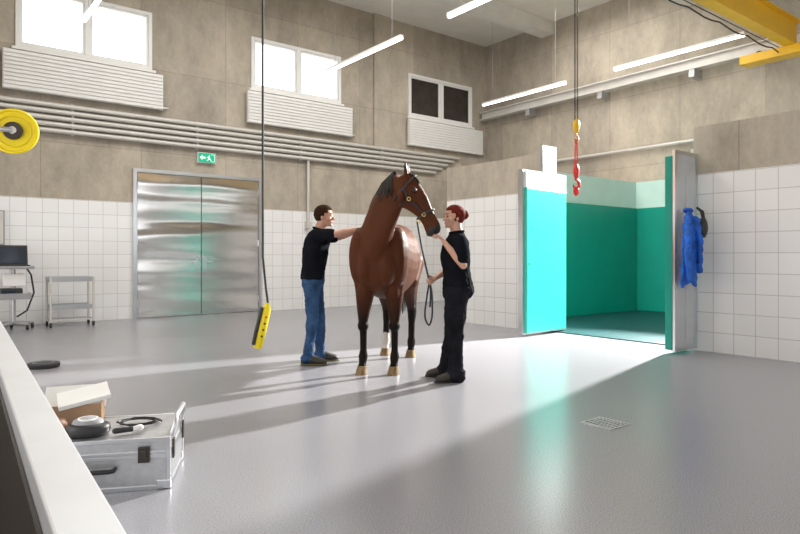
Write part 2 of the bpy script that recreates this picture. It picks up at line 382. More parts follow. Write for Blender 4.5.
# stainless double door
d = MB()
x0, x1, zt = 3.28, 5.96, 2.93
d.box((x0, VA-0.05, 0), (x0+.07, VA+.0, zt), 0); d.box((x1-.07, VA-.05, 0), (x1, VA, zt), 0); d.box((x0+.07, VA-.05, zt-.07), (x1-.07, VA, zt), 0)
mid = (x0+x1)/2
d.box((x0+.08, VA-.035, .02), (mid-.008, VA, zt-.08), 1); d.box((mid+.008, VA-.035, .02), (x1-.08, VA, zt-.08), 1); d.box((mid-.008, VA-.02, .02), (mid+.008, VA, zt-.08), 2)
for x, sgn in ((mid-.09, -1), (mid+.09, 1)):
    d.box((x-.025, VA-.045, .95), (x+.025, VA-.035, 1.2), 0); d.cyl((x, VA-.09, 1.1), (x, VA-.035, 1.1), .012, mi=0); d.cyl((x, VA-.09, 1.1), (x+sgn*.13, VA-.09, 1.1), .011, mi=0)
for z in (.3, 1.5, 2.6):
    for x in (x0+.075, x1-.075): d.cyl((x, VA-.05, z-.07), (x, VA-.05, z+.07), .015, mi=0)
M_doorst = mat('rolled_stainless', (0.66, 0.64, 0.62), 0.19, metal=1.0, bump=0.7, bscale=.9, var=0.04, vscale=1, stretch=(.4, 1, 2.2), bdist=.12)
struct(d.obj('door_1', [M_steel, M_doorst, M_black]))
# exit sign
r = empty('exit_sign', (4.53, VA-0.02, 3.15)); top(r, 'green and white illuminated emergency exit sign above the steel doors', 'exit sign')
r.scale = (.92, 1, .92)
MB().box((0, -.06, 0), (.42, .02, .23)).obj('sign_housing', M_white, r, bevel=.006)
MB().box((.012, -.068, .012), (.408, -.06, .218)).obj('sign_face', M_green, r)
s_ = MB(); yy0, yy1 = -.074, -.068
def sg(pts):
    n = len(pts); s_.add([(x, yy0, z) for x, z in pts]+[(x, yy1, z) for x, z in pts], [tuple(range(n)), tuple(range(2*n-1, n-1, -1))]+[(i, (i+1) % n, (i+1) % n+n, i+n) for i in range(n)])
sg([(.04,.115),(.10,.175),(.10,.135),(.17,.135),(.17,.095),(.10,.095),(.10,.055)])
sg([(.30,.03),(.385,.03),(.385,.20),(.30,.20),(.30,.19),(.375,.19),(.375,.04),(.30,.04)])
sg([(.245,.165),(.26,.18),(.275,.165),(.26,.15)])
sg([(.235,.15),(.265,.15),(.275,.10),(.30,.085),(.305,.045),(.29,.045),(.285,.075),(.255,.085),(.235,.06),(.205,.045),(.205,.06),(.225,.075),(.24,.105),(.215,.125),(.2,.11),(.195,.12)])
s_.obj('pictogram', M_signw, r)

# wall B rail and pipe
r = empty('crane_rail', (12.75, 3.0, 5.1)); top(r, 'long grey steel crane runway beam on brackets along the concrete wall', 'crane rail')
m_ = MB(); m_.box((-.1, 0, 0), (.1, 9.6, .02)); m_.box((-.012, 0, .02), (.012, 9.6, .2)); m_.box((-.1, 0, .2), (.1, 9.6, .22)); m_.box((-.025, 0, .22), (.025, 9.6, .25))
m_.obj('rail_beam', M_pipe, r)
for y in (1.2, 3.4, 5.6, 7.8):
    MB().box((-.08, y, -.16), (.25, y+.12, 0)).obj('bracket', M_steelg, r)
p = MB(); p.tube([(12.92, 2, 3.66), (12.92, 12.7, 3.66)], .04, 10)
top(p.obj('wall_pipe', M_pipe, None, smooth=True), 'thin grey horizontal pipe on the concrete wall above the box', 'pipe')

# bridge crane
X0 = UL+.05
r = empty('bridge_crane', (X0, 4.5, 5.0)); top(r, 'yellow overhead travelling crane spanning the hall under the ceiling', 'overhead crane')
Lg = 12.62-X0
m_ = MB(); m_.box((0, -.1, 0), (Lg, .1, .025)); m_.box((0, -.015, .025), (Lg, .015, .45)); m_.box((0, -.1, .45), (Lg, .1, .475)); m_.obj('girder', M_yellow, r)
m_ = MB(); m_.box((Lg-.32, -.75, -.16), (Lg, .85, .0)); m_.obj('end_carriage', M_yellow, r, bevel=.01)
m_ = MB(); pts = [(x*0.25, .17, -.06-.05*abs(math.sin(x*0.8))) for x in range(int(Lg/0.25))]
m_.tube(pts, .012, 6); m_.obj('festoon_cable', M_black, r, smooth=True)
MB().tube([(0, .17, .0), (Lg, .17, .0)], .008, 6).obj('festoon_track', M_black, r, smooth=True)
for y in (-.6, .6): MB().cyl((Lg-.08, y, .03), (Lg, y, .03), .07).obj('wheel', M_steeld, r, smooth=True)

# chain hoist with hook
r = empty('chain_hoist', (6.12, 4.5, 0)); top(r, 'electric chain hoist with long chain, orange block and red hook', 'chain hoist')
MB().box((-.25, -.14, 4.62), (.25, .14, 4.94)).box((-.12, -.03, 4.94), (.12, .03, 5.0)).obj('hoist_motor', M_yellow, r, bevel=.02)
for sx in (-.024, .024):
    ch = MB(); k = 0; z = 2.80
    while z < 4.64:
        u = V((0, 1, 0)) if k % 2 else V((1, 0, 0))
        pts = [V((sx, 0, z)) + u*(.009*math.cos(t)) + V((0, 0, 1))*(.02*math.sin(t)) for t in [2*math.pi*i/8 for i in range(8)]]
        ch.tube(pts, .0035, 5, closed=True); z += .031; k += 1
    ch.obj('chain', M_black, r, smooth=True)
MB().loft([((0,0,2.83),(.018,0,0),(0,.018,0)), ((0,0,2.80),(.034,0,0),(0,.034,0)), ((0,0,2.74),(.042,0,0),(0,.038,0)), ((0,0,2.68),(.028,0,0),(0,.026,0)), ((0,0,2.66),(.013,0,0),(0,.013,0))]).obj('hook_block', M_yellow, r, smooth=True)
def hook(zt, R0, tk, name, m):
    h = MB(); pts = [V((0, 0, zt)), V((0, 0, zt-.03))]
    for i in range(15):
        a = math.radians(90-i*19); pts.append(V((R0*math.cos(a), 0, zt-.03-R0+R0*math.sin(a))))
    h.tube(pts, tk, 8, taper=lambda t: 1.0 if t < .7 else 1.0-(t-.7)*2)
    return h.obj(name, m, r, smooth=True)
hook(2.66, .035, .011, 'upper_hook', M_orange)
for sx in (-.026, .026):
    ch = MB(); z = 2.56; k = 0
    while z > 2.26:
        u = V((0, 1, 0)) if k % 2 else V((1, 0, 0))
        pts = [V((sx*(1-(z-2.26)*1.5), 0, z)) + u*(.009*math.cos(t)) + V((0, 0, 1))*(.026*math.sin(t)) for t in [2*math.pi*i/8 for i in range(8)]]
        ch.tube(pts, .004, 5, closed=True); z -= .04; k += 1
    ch.obj('sling_chain', M_red, r, smooth=True)
MB().loft([((0,0,2.29),(.016,0,0),(0,.018,0)), ((0,0,2.25),(.046,0,0),(0,.026,0)), ((0,0,2.18),(.042,0,0),(0,.026,0)), ((0,0,2.13),(.02,0,0),(0,.018,0))]).obj('safety_coupling', M_red, r, smooth=True)
hook(2.14, .055, .019, 'red_hook', M_red)
MB().loft([((.0,0,2.03),(.012,0,0),(0,.014,0)), ((.0,0,2.00),(.042,0,0),(0,.026,0)), ((0,0,1.95),(.038,0,0),(0,.026,0)), ((0,0,1.92),(.01,0,0),(0,.01,0))]).obj('hook_tip_guard', M_red, r, smooth=True)

# pendant control
r = empty('pendant_control', (2.13, 4.5, 0), YAW); top(r, 'yellow and black crane pendant controller hanging on a long cable', 'crane control')
MB().tube([(0, 0, 4.97), (0, 0, 1.2), (.025, 0, .95), (.04, 0, .84)], .009, 6).obj('cable', M_black, r, smooth=True)
RT = Euler((0, math.radians(13), math.radians(20))).to_matrix(); PO = V((.04, 0, .84))
m_ = MB(); RR = [(.0, .014, .018), (-.03, .025, .025), (-.06, .036, .034), (-.30, .038, .038), (-.36, .030, .03)]
m_.loft([(RT@V((0, 0, z))+PO, RT@V((a, 0, 0)), RT@V((0, c, 0))) for z, a, c in RR], n=14, sub=2)
m_.obj('controller_housing', M_reel, r, smooth=True)
m_ = MB(); cc = RT@V((0, 0, -.19))+PO
m_.box(cc+V((-.050, -.034, -.15)), cc+V((-.028, .034, .15)), 0, R=RT, c=cc)
m_.obj('back_cover', M_black, r, bevel=.006)
for k in range(4):
    c1 = RT@V((.006, -.036, -.11-.05*k))+PO; c2 = RT@V((.006, -.048, -.11-.05*k))+PO
    MB().cyl(c1, c2, .008).obj('button', [M_red, M_black, M_black, M_black][k], r, smooth=True)

# LED lights
for u in (2.2, 6.95, 11.72):
    for v0 in (8.9, 5.0, 1.1):
        r = empty('linear_lamp', (u, v0, 5.2)); top(r, 'slim white linear LED lamp suspended on thin wires', 'ceiling lamp', 'suspended LED lamps')
        MB().box((-.035, 0, .0), (.035, 2.65, .05)).obj('lamp_housing', M_white, r)
        MB().box((-.03, .01, -.03), (.03, 2.64, 0)).obj('lamp_diffuser', M_led, r)
        for yy in (.3, 2.3):
            if abs(v0+yy-2.75) < .17 or abs(v0+yy-6.65) < .17 or abs(v0+yy-10.45) < .22: yy += .45
            MB().cyl((0, yy, .05), (0, yy, CZ-5.2), .004, n=6).obj('wire', M_grey, r)

# hose reel on swing arm
r = empty('hose_reel', cw(-3.02, 4.85, 2.18), YAW+math.radians(22)); top(r, 'yellow round hose reel with dark hub on a wall bracket', 'hose reel')
m_ = MB()
m_.cyl((0, -.02, 0), (0, .03, 0), .165, n=48); m_.torus((0, -.02, 0), (0, 1, 0), .165, .012, 48, 8)
m_.torus((0, -.024, 0), (0, 1, 0), .12, .006, 48, 8)
m_.obj('reel_disc', M_reel, r, smooth=True)
m_ = MB(); m_.cyl((0, -.05, 0), (0, .08, 0), .062, n=24); m_.torus((0, -.045, 0), (0, 1, 0), .06, .010, 30, 8); m_.obj('hub', M_steeld, r, smooth=True)
MB().cyl((0, -.075, 0), (0, -.05, 0), .028, n=20).obj('hub_cap', M_alu, r, smooth=True)
MB().tube([(0, -.07, 0), (-.12, -.09, .0), (-.35, -.08, -.01), (-1.22, .08, -.02)], .02, 10).obj('swing_arm', M_alu, r, smooth=True)

# floor drain
r = empty('floor_drain', (3.9, 2.62, 0.0)); top(r, 'square stainless steel floor drain grate set in the epoxy', 'floor drain')
r.scale = (.84, .84, 1)
m_ = MB(); m_.box((-.15, -.15, 0.0), (.15, -.13, .006)); m_.box((-.15, .13, 0), (.15, .15, .006)); m_.box((-.15, -.13, 0), (-.13, .13, .006)); m_.box((.13, -.13, 0), (.15, .13, .006))
for k in range(7): m_.box((-.13, -.115+k*.035, 0.001), (.13, -.115+k*.035+.016, .006))
for k in range(4): m_.box((-.12+k*.07, -.13, 0.001), (-.105+k*.07, .13, .005))
m_.obj('grate', M_steelg, r); MB().box((-.13, -.13, 0.0002), (.13, .13, .001)).obj('sump_shade', M_black, r)  # flat black sheet paints the shade of the hollow below the grate

p = cw(-3.88, 6.75)
r = empty('round_floor_disc', p); top(r, 'low round black rubber disc lying on the floor', 'rubber disc')
m_ = MB(); m_.loft([((0,0,0),(.15,0,0),(0,.15,0)), ((0,0,.015),(.16,0,0),(0,.16,0)), ((0,0,.045),(.16,0,0),(0,.16,0)), ((0,0,.055),(.14,0,0),(0,.14,0))], n=32, sub=1); m_.obj('disc', M_rubber, r, smooth=True)
MB().torus((0, 0, .05), (0, 0, 1), .1, .006, 30, 6).obj('rim', M_grey, r, smooth=True)

# ------------------------------------------------------------------ foreground steel trough
r = empty('steel_trough', (.165, .4, 0), math.radians(-2.6)); top(r, 'long brushed stainless steel trough counter with a raised rim', 'counter')
m_ = MB(); y0, y1 = -1.3, 3.3; w = .72; q = .066
m_.box((-q, y0, .86), (0, y1, .9)); m_.box((-w, y0, .86), (-w+q, y1, .9)); m_.box((-w+q, y1-q, .86), (-q, y1, .9)); m_.box((-w+q, y0, .86), (-q, y0+q, .9))
m_.box((-.006, y0, .1), (0, y1, .86)); m_.obj('rim', M_rim, r, bevel=.004)
m_ = MB(); m_.box((-q-.006, y0+.05, .52), (-q, y1-.05, .86)); m_.box((-w+q, y0+.05, .52), (-w+q+.006, y1-.05, .86)); m_.box((-w+.05, y0+.05, .5), (-.05, y1-.05, .52)); m_.box((-w+.05, y1-q-.006, .52), (-.05, y1-q, .86))
m_.obj('basin', M_steeld, r)
for yy in (y0+.1, 1.0, y1-.15):
    for xx in (-.08, -w+.03): MB().box((xx, yy, 0), (xx+.05, yy+.05, .5)).obj('leg', M_steel, r)

# ------------------------------------------------------------------ flight case and items
ang = YAW+math.radians(12)
base = cw(-1.20, 3.22)
r = empty('aluminium_case', base, ang); top(r, 'silver aluminium equipment case with latches and black handle', 'case')
W_, D_, H_ = .74, .50, .265
m_ = MB(); m_.box((-W_, 0, .01), (0, D_, .178)); m_.obj('case_body', M_alu, r, bevel=.006)
m_ = MB(); m_.box((-W_, 0, .184), (0, D_, H_)); m_.obj('case_lid', M_alu, r, bevel=.006)
m_ = MB()
for z0, z1 in ((0.0, .022), (.164, .182), (.183, .200), (H_-.018, H_+.004)):
    m_.box((-W_-.004, -.008, z0), (.008, .012, z1)); m_.box((-W_-.004, D_-.012, z0), (.004, D_+.004, z1)); m_.box((-.012, .012, z0), (.008, D_-.012, z1)); m_.box((-W_-.004, .012, z0), (-W_+.012, D_-.012, z1))
for x in (-W_-.005, -.011):
    for y in (-.009, D_-.015): m_.box((x, y, 0.001), (x+.02, y+.02, H_+.006))
m_.obj('edge_profile', M_steel, r, bevel=.002)
for x in (-.12, -.55):
    MB().box((x-.028, -.024, .145), (x+.028, -.004, .225)).box((x-.017, -.036, .165), (x+.017, -.024, .215)).obj('latch', M_steeld, r, bevel=.003)
m_ = MB(); m_.tube([(-.42, -.01, .12), (-.42, -.04, .12), (-.40, -.05, .12), (-.28, -.05, .12), (-.26, -.04, .12), (-.26, -.01, .12)], .012, 8); m_.obj('handle', M_black, r, smooth=True)
m_ = MB(); m_.tube([(.0, .08, .25), (.02, .08, .31), (.02, .12, .345), (.02, .40, .345), (.02, .44, .31), (.0, .44, .25)], .013, 8); m_.obj('side_handle', M_alu, r, smooth=True)
for y in (.05, .42): MB().box((.008, y, .14), (.018, y+.04, .24)).obj('side_latch', M_steeld, r)
for x in (-W_, -.05):
    for y in (0, D_-.05): MB().box((x-.010, y-.012 if y == 0 else y, .0), (x+.062, y+.05 if y == 0 else y+.058, .05)).obj('corner_protector', M_steel, r, bevel=.006)
def cloc(x, y, z): 
    c_, s_1 = math.cos(ang), math.sin(ang); return V((base.x+x*c_-y*s_1, base.y+x*s_1+y*c_, z))
ZT = H_+.007
r = empty('cardboard_box', cloc(-.56, .37, ZT), ang+.15); top(r, 'open white cardboard box with a raised flap on the case', 'box')
m_ = MB(); m_.box((-.15, -.1, 0), (.15, .1, .008)); m_.box((-.15, -.1, .008), (.15, -.094, .12)); m_.box((-.15, .094, .008), (.15, .1, .12)); m_.box((-.15, -.094, .008), (-.144, .094, .12)); m_.box((.144, -.094, .008), (.15, .094, .12))
m_.obj('box_body', mat('kraft_card', (.36, .22, .13), .8, var=.1), r)
m_ = MB(); R_ = Euler((math.radians(38), 0, 0)).to_matrix(); m_.box((-.16, .02, .12), (.16, .19, .126), 0, R=R_, c=(0, .1, .12)); m_.obj('box_flap', M_paper, r)
r = top(MB().box((-.13, -.09, 0), (.13, .09, .02)).box((-.128, -.088, .02), (.128, .088, .022)).obj('paper_stack', M_paper, None, loc=cloc(-.50, .35, ZT+.145)), 'stack of white printed papers lying on the box', 'papers')
r.rotation_euler = (math.radians(14), math.radians(-10), ang+.3)
m_ = MB(); m_.ell((0, 0, .045), (.11, .055, .045)); m_.box((-.09, -.05, .02), (.09, .03, .075)); o = m_.obj('leather_pouch', M_leather, None, loc=cloc(-.64, .17, ZT+.0), rotz=ang); remesh(o, .006, 4); top(o, 'brown leather tool pouch lying on the case', 'pouch')
r = empty('round_scanner_device', cloc(-.42, .12, ZT), ang); top(r, 'round black and white handheld medical device on the case', 'medical device')
m_ = MB(); m_.loft([((0,0,0),(.1,0,0),(0,.075,0)), ((0,0,.02),(.11,0,0),(0,.085,0)), ((0,0,.05),(.105,0,0),(0,.08,0)), ((0,0,.06),(.08,0,0),(0,.06,0))], n=28, sub=2); m_.obj('device_body', M_black, r, smooth=True)
m_ = MB(); m_.loft([((0,0,.06),(.078,0,0),(0,.058,0)), ((0,0,.075),(.07,0,0),(0,.052,0)), ((0,0,.085),(.05,0,0),(0,.035,0))], n=28, sub=2); m_.obj('device_cover', M_grey, r, smooth=True)
m_ = MB(); m_.torus((0, 0, .08), (0, 0, 1), .045, .006, 24, 6); m_.obj('dial_ring', M_white, r, smooth=True)
m_ = MB()
pts = [V((.12*math.cos(t*.55)*(1-.01*t)+.0, .07*math.sin(t*.55), .006+.0015*(t % 8))) for t in range(30)]
m_.tube(pts, .005, 6); o = m_.obj('coiled_cable', M_black, None, smooth=True, loc=cloc(-.2, .28, ZT+.002), rotz=ang); top(o, 'coiled thin black cable lying on the case lid', 'cable')
r = empty('handheld_probe', cloc(-.22, .1, ZT), ang+.3); top(r, 'small white probe with black grip on the case', 'medical probe')
MB().cap((-.06, 0, .018), (.02, 0, .018), .016, .014).obj('grip', M_black, r, smooth=True); MB().cap((.03, 0, .018), (.06, 0, .02), .014, .018).obj('probe_head', M_white, r, smooth=True)

# ------------------------------------------------------------------ carts at the back wall
r = empty('monitor_trolley', (1.24, 12.1, 0)); top(r, 'grey medical trolley with dark screens, devices and castors', 'medical trolley')
m_ = MB()
for k in range(5):
    a = k*2*math.pi/5+.3; m_.cap((0, 0, .10), (.30*math.cos(a), .30*math.sin(a), .085), .04, .025)
m_.obj('base', M_grey, r, smooth=True)
for k in range(5):
    a = k*2*math.pi/5+.3; x, y = .30*math.cos(a), .30*math.sin(a)
    MB().cyl((x-.02, y, .045), (x+.02, y, .045), .045).obj('castor', M_rubber, r, smooth=True)
MB().cyl((0, 0, .1), (0, 0, 1.02), .035).obj('column', M_alu, r, smooth=True)
MB().box((-.28, -.24, 1.0), (.28, .2, 1.05)).obj('tray', M_grey, r, bevel=.01)
MB().box((-.24, -.2, .5), (.24, .16, .53)).box((-.24, -.2, .53), (-.23, .16, .6)).box((.23, -.2, .53), (.24, .16, .6)).box((-.23, -.2, .53), (.23, -.19, .6)).obj('shelf', M_grey, r)
MB().box((-.19, -.16, .53), (.12, .1, .68)).obj('device_unit', M_black, r, bevel=.01)
MB().box((-.17, -.165, .56), (.02, -.16, .65)).obj('device_display', M_screen, r)
MB().box((-.16, -.15, .72), (.16, .14, .92)).obj('equipment_box', M_white, r, bevel=.01)
R_ = Euler((math.radians(-12), 0, 0)).to_matrix()
MB().box((-.22, .1, 1.06), (.22, .125, 1.40), 0, R=R_).obj('screen', M_black, r, bevel=.005)
MB().box((-.2, .092, 1.09), (.2, .10, 1.37), 0, R=R_, c=(0, .1125, 1.23)).obj('screen_glass', M_screen, r)
MB().box((-.22, -.2, 1.051), (.22, .07, 1.07)).obj('keyboard', M_black, r, bevel=.004)
MB().tube([(.2, .0, 1.0), (.26, .02, .9), (.30, .0, .6), (.2, .0, .3), (.05, .0, .2)], .015, 8).obj('cable', M_black, r, smooth=True)
r = empty('instrument_table', (2.09, 12.1, 0)); top(r, 'small white steel two-shelf instrument table on castors by the wall', 'side table')
m_ = MB()
for x in (-.33, .33):
    for y in (-.2, .2): m_.cyl((x, y, .08), (x, y, .86), .020, n=10)
for z in (.12, .84):
    m_.box((-.34, -.21, z-.012), (.34, -.19, z+.012)); m_.box((-.34, .19, z-.012), (.34, .21, z+.012)); m_.box((-.34, -.19, z-.012), (-.32, .19, z+.012)); m_.box((.32, -.19, z-.012), (.34, .19, z+.012))
m_.obj('frame', M_pipe, r, smooth=False)
for z in (.3, .78):
    MB().box((-.34, -.21, z), (.34, .21, z+.03)).box((-.34, -.215, z+.03), (.34, -.205, z+.08)).box((-.34, .205, z+.03), (.34, .215, z+.08)).obj('shelf', M_steelg, r)
for x in (-.33, .33):
    for y in (-.2, .2): MB().cyl((x-.015, y, .045), (x+.015, y, .045), .045).obj('castor', M_rubber, r, smooth=True)
r = empty('wall_cabinet', (.66, VA, 1.4)); top(r, 'light grey wall control cabinet beside the trolley', 'wall cabinet')
MB().box((0, -.18, 0), (.5, 0, .6)).obj('cabinet_body', M_grey, r, bevel=.01)
MB().box((.02, -.195, .02), (.48, -.18, .58)).obj('cabinet_door', M_pipe, r, bevel=.004)
MB().cyl((.06, -.215, .27), (.06, -.195, .27), .02).obj('knob', M_black, r)

# ------------------------------------------------------------------ jacket on the door leaf
r = empty('blue_jacket', (7.44, 3.845, -.27)); top(r, 'royal blue work jacket hanging from a hook on the open door', 'jacket')
m_ = MB(); n = 48
prof = [(2.06, .025, .025), (1.98, .075, .045), (1.85, .12, .06), (1.6, .13, .065), (1.35, .145, .07), (1.18, .155, .075), (1.14, .15, .07)]
R = []
for z, a, c in prof:
    ring = []
    for j in range(n):
        t = 2*math.pi*j/n; f = 1+.32*math.sin(6*t+z*1.5)*(2.1-z)*(.6+.4*math.sin(3*t+1))
        ring.append(V((a*f*math.cos(t), c*f*math.sin(t)*.75-.02, z+(.05*math.sin(2*t) if z < 1.25 else 0))))
    R.append(ring)
m_.rings(R)
m_.chain([(-.09, -.06, 1.93, .042), (-.15, -.085, 1.68, .045), (-.16, -.09, 1.45, .036), (-.13, -.10, 1.22, .032)]); m_.chain([(.07, -.07, 1.93, .042), (.11, -.10, 1.66, .042), (.10, -.105, 1.48, .034), (.12, -.10, 1.30, .032)])
o = m_.obj('jacket_body', M_blue, r); remesh(o, .009, 1, wr=[(.03, .08), (.015, .03)])
m_ = MB(); m_.torus((0, -.01, 2.04), (0.3, .1, 1), .045, .018, 20, 8); m_.obj('collar', M_blue, r, smooth=True)
MB().box((-.02, .0, 2.03), (.02, .10, 2.06)).obj('coat_hook', M_steel, r)
m_ = MB(); m_.ell((0, 0, 0), (.08, .05, .13)); m_.tube([(0, 0, .1), (-.03, .01, .2), (-.04, .06, .25)], .014, 8); m_.tube([(.03, 0, .1), (.02, .01, .2), (-.04, .06, .25)], .014, 8)
o = m_.obj('black_bag', M_black, None, smooth=True, loc=(7.62, 3.74, 1.56)); top(o, 'small black shoulder bag hanging beside the blue jacket', 'bag')

# ------------------------------------------------------------------ figures
def hand(mb, wrist, a, nrm, across, sc=1.0, curl=0.35, thumb_curl=.3, spread=1.0):
    a = V(a).normalized(); nrm = V(nrm); nrm = (nrm-a*nrm.dot(a)).normalized(); across = V(across); ac = a.cross(nrm).normalized()
    if ac.dot(across) < 0: ac = -ac
    w = V(wrist)
    mb.loft([(w-a*.02*sc, ac*.026*sc, nrm*.02*sc), (w+a*.02*sc, ac*.03*sc, nrm*.017*sc), (w+a*.06*sc, ac*.040*sc, nrm*.014*sc), (w+a*.09*sc, ac*.038*sc, nrm*.011*sc)], n=14, sub=2)
    for off, ln in ((.030, .070), (.0105, .079), (-.0105, .073), (-.030, .057)):
        p = w+a*.083*sc+ac*off*sc; d = a.copy(); d = (d+ac*off*1.5*spread).normalized(); an = 0
        for k, fr_ in enumerate((.46, .30, .24)):
            an += curl*(0.7 if k == 0 else 1.0)
            dd = (d*math.cos(an)+nrm*math.sin(an)); q = p+dd*ln*fr_*sc
            mb.cap(p, q, (.0092-.0008*k)*sc, (.0085-.0008*k)*sc, 8); p = q
    p = w+a*.022*sc+ac*.026*sc
    d = (a*.62+ac*.72+nrm*.25).normalized()
    for k, (ln, rr_) in enumerate(((.040, .013), (.030, .0105), (.024, .0092))):
        q = p+d*ln*sc; mb.cap(p, q, rr_*sc, rr_*.9*sc, 8); p = q
        d = (d+a*.35*thumb_curl*3+nrm*thumb_curl).normalized()

def person(root, P):
    sc = P['sc']; f = V(P['face']).normalized(); hc = V(P['head'])
    up = V(P.get('hup', (0, 0, 1))); up = (up-f*up.dot(f)).normalized(); sd = up.cross(f).normalized()
    HR = Matrix((f, sd, up)).transposed()
    def hp(x, y, z): return hc+HR@(V((x, y, z))*sc)
    mb = MB()
    mb.ell(hp(-.012, 0, .025), (.096*sc, .077*sc, .092*sc), HR)
    mb.loft([(hp(.022, 0, .06), HR@V((.055*sc, 0, 0)), HR@V((0, .058*sc, 0))), (hp(.024, 0, .01), HR@V((.062*sc, 0, 0)), HR@V((0, .062*sc, 0))), (hp(.028, 0, -.045), HR@V((.056*sc, 0, 0)), HR@V((0, .052*sc, 0))),
             (hp(.036, 0, -.085), HR@V((.045*sc, 0, 0)), HR@V((0, .036*sc, 0))), (hp(.045, 0, -.102), HR@V((.026*sc, 0, 0)), HR@V((0, .022*sc, 0)))], n=16, sub=3)
    mb.cap(hp(.078, 0, .01), hp(.103, 0, -.026), .008*sc, .0125*sc, 8)
    mb.cap(hp(.085, -.009, -.030), hp(.085, .009, -.030), .009*sc, n=8)
    mb.cap(hp(.074, -.028, .028), hp(.076, .028, .028), .010*sc, n=8)
    mb.ell(hp(.078, 0, -.056), (.011*sc, .022*sc, .010*sc), HR, 10, 6)
    mb.ell(hp(.072, 0, -.092), (.014*sc, .018*sc, .014*sc), HR, 10, 6)
    for s in (-1, 1):
        mb.ell(hp(-.008, s*.079, -.008), (.017*sc, .008*sc, .03*sc), HR, 10, 8)
        mb.ell(hp(.055, s*.042, -.02), (.024*sc, .018*sc, .022*sc), HR, 10, 6)
    nb = V(P['neck'])
    mb.cap(nb, hp(-.02, 0, -.05), .062*sc, .054*sc, 14)
    T = P['torso']
    mb.loft([(c, V((a, 0, 0))*.84, V((0, w, 0))*.86) for c, a, w in T], n=20, sub=3)
    for s in ('L', 'R'):
        J = P[s]; br = P['armr']
        mb.chain([(*J['sh'], br*.86), (*J['el'], br*.76)]); mb.chain([(*J['el'], br*.76), (*(V(J['el']).lerp(V(J['wr']), .35)), br*.80), (*J['wr'], br*.50)])
        hand(mb, J['wr'], J['hd'], J['hn'], J['ha'], sc*P.get('hs', 1), J.get('curl', .3), J.get('tc', .3))
        lr = P['legr']
        mb.chain([(*J['hip'], lr*.8), (*J['kn'], lr*.5), (*J['an'], lr*.34)])
        mb.cap(J['an'], V(J['an'])+V(J['ft'])*.10+V((0, 0, -.055)), lr*.30, .018)
    o = mb.obj('body', M_skin, root); remesh(o, .0055, 2)
    for s in (-1, 1):
        e_ = MB(); e_.ell(hp(.079, s*.031, .008), (.008*sc, .013*sc, .007*sc), HR, 10, 6); e_.obj('eye', M_eye, root, smooth=True)
        e_ = MB(); e_.cap(hp(.086, s*.018, .032), hp(.078, s*.046, .033), .0045*sc, n=6); e_.obj('eyebrow', P['hair'], root, smooth=True)
    MB().ell(hp(.087, 0, -.056), (.006*sc, .02*sc, .006*sc), HR, 10, 6).obj('mouth', M_lip, root, smooth=True)
    hm = MB(); hx0, hx1 = P['hl']
    for i in range(40):
        for j in range(26):
            th = 2*math.pi*i/40; ph = math.radians(4+j*5.2)
            x = .096*math.sin(ph)*math.cos(th); y = .078*math.sin(ph)*math.sin(th); z = .092*math.cos(ph)
            X_, Z_ = x-.014, z+.027
            keep = (Z_ > .072) or (X_ < .045 and Z_ > .045) or (X_ < .012 and Z_ > hx0 + .01) or (X_ < -.03 and Z_ > hx1)
            if keep:
                jx = random.uniform(-.002, .002)
                hm.ell(hp(X_+jx, y+jx, Z_), (.013*sc, .013*sc, .015*sc), HR, 6, 4)
    for pr in P.get('hairx', []): hm.ell(hp(*pr[0]), tuple(k*sc for k in pr[1]), HR)
    o = hm.obj('hair', P['hair'], root); remesh(o, .0055, 4, wr=[(.004, .02)])
    mb = MB(); g = .012; si = P['shirt0']; c0, a0, w0 = T[si]
    c0 = V(c0)
    rs = [(c0+V((0, 0, -.05)), V((a0+g+.012, 0, 0)), V((0, w0+g+.012, 0)))]+[(c, V((a+g+.010-.004*(k > 1), 0, 0)), V((0, w+g+.010-.004*(k > 1), 0))) for k, (c, a, w) in enumerate(T[si:])]
    mb.loft(rs, n=24, sub=3)
    for s in ('L', 'R'):
        J = P[s]; k = P['sleeve']; e = V(J['sh']).lerp(V(J['el']), k)
        mb.cap(J['sh'], e, P['armr']+.018, P['armr']+.014, 14)
    o = mb.obj('polo_shirt', M_polo, root); remesh(o, .008, 3, wr=[(.016, .07)])
    cb = MB(); cb.torus(nb+V((0, 0, .012)), (P['lean'], 0, 1), .066*sc, .014, 24, 8); cb.obj('collar', M_polo, root, smooth=True)
    mb = MB()
    mb.loft([(c, V((a+g, 0, 0)), V((0, w+g, 0))) for c, a, w in T[:si+1]], n=24, sub=3)
    for s in ('L', 'R'):
        J = P[s]; lr = P['legr']; an = V(J['an'])+V((0, 0, -.02)); kn = V(J['kn']); sh = kn.lerp(an, .4)
        mb.chain([(*J['hip'], lr+.012), (*V(J['hip']).lerp(kn, .5), lr*.82+.012), (*kn, lr*.62+.010), (*sh, lr*.62+.006), (*an, P['cuff'])], 16)
        mb.cap(an+V((.015, 0, .0)), an+V((-.01, 0, .005)), P['cuff']+.008)
        if P.get('cargo'):
            c = V(J['hip']).lerp(kn, .72); sg_ = 1 if s == 'L' else -1
            mb.box(c+V((-.065, sg_*.055, -.08)), c+V((.065, sg_*(.055+.035), .08)))
    o = mb.obj('trousers', P['pants'], root); remesh(o, .0085, 2, wr=[(.024, .09), (.014, .03)])
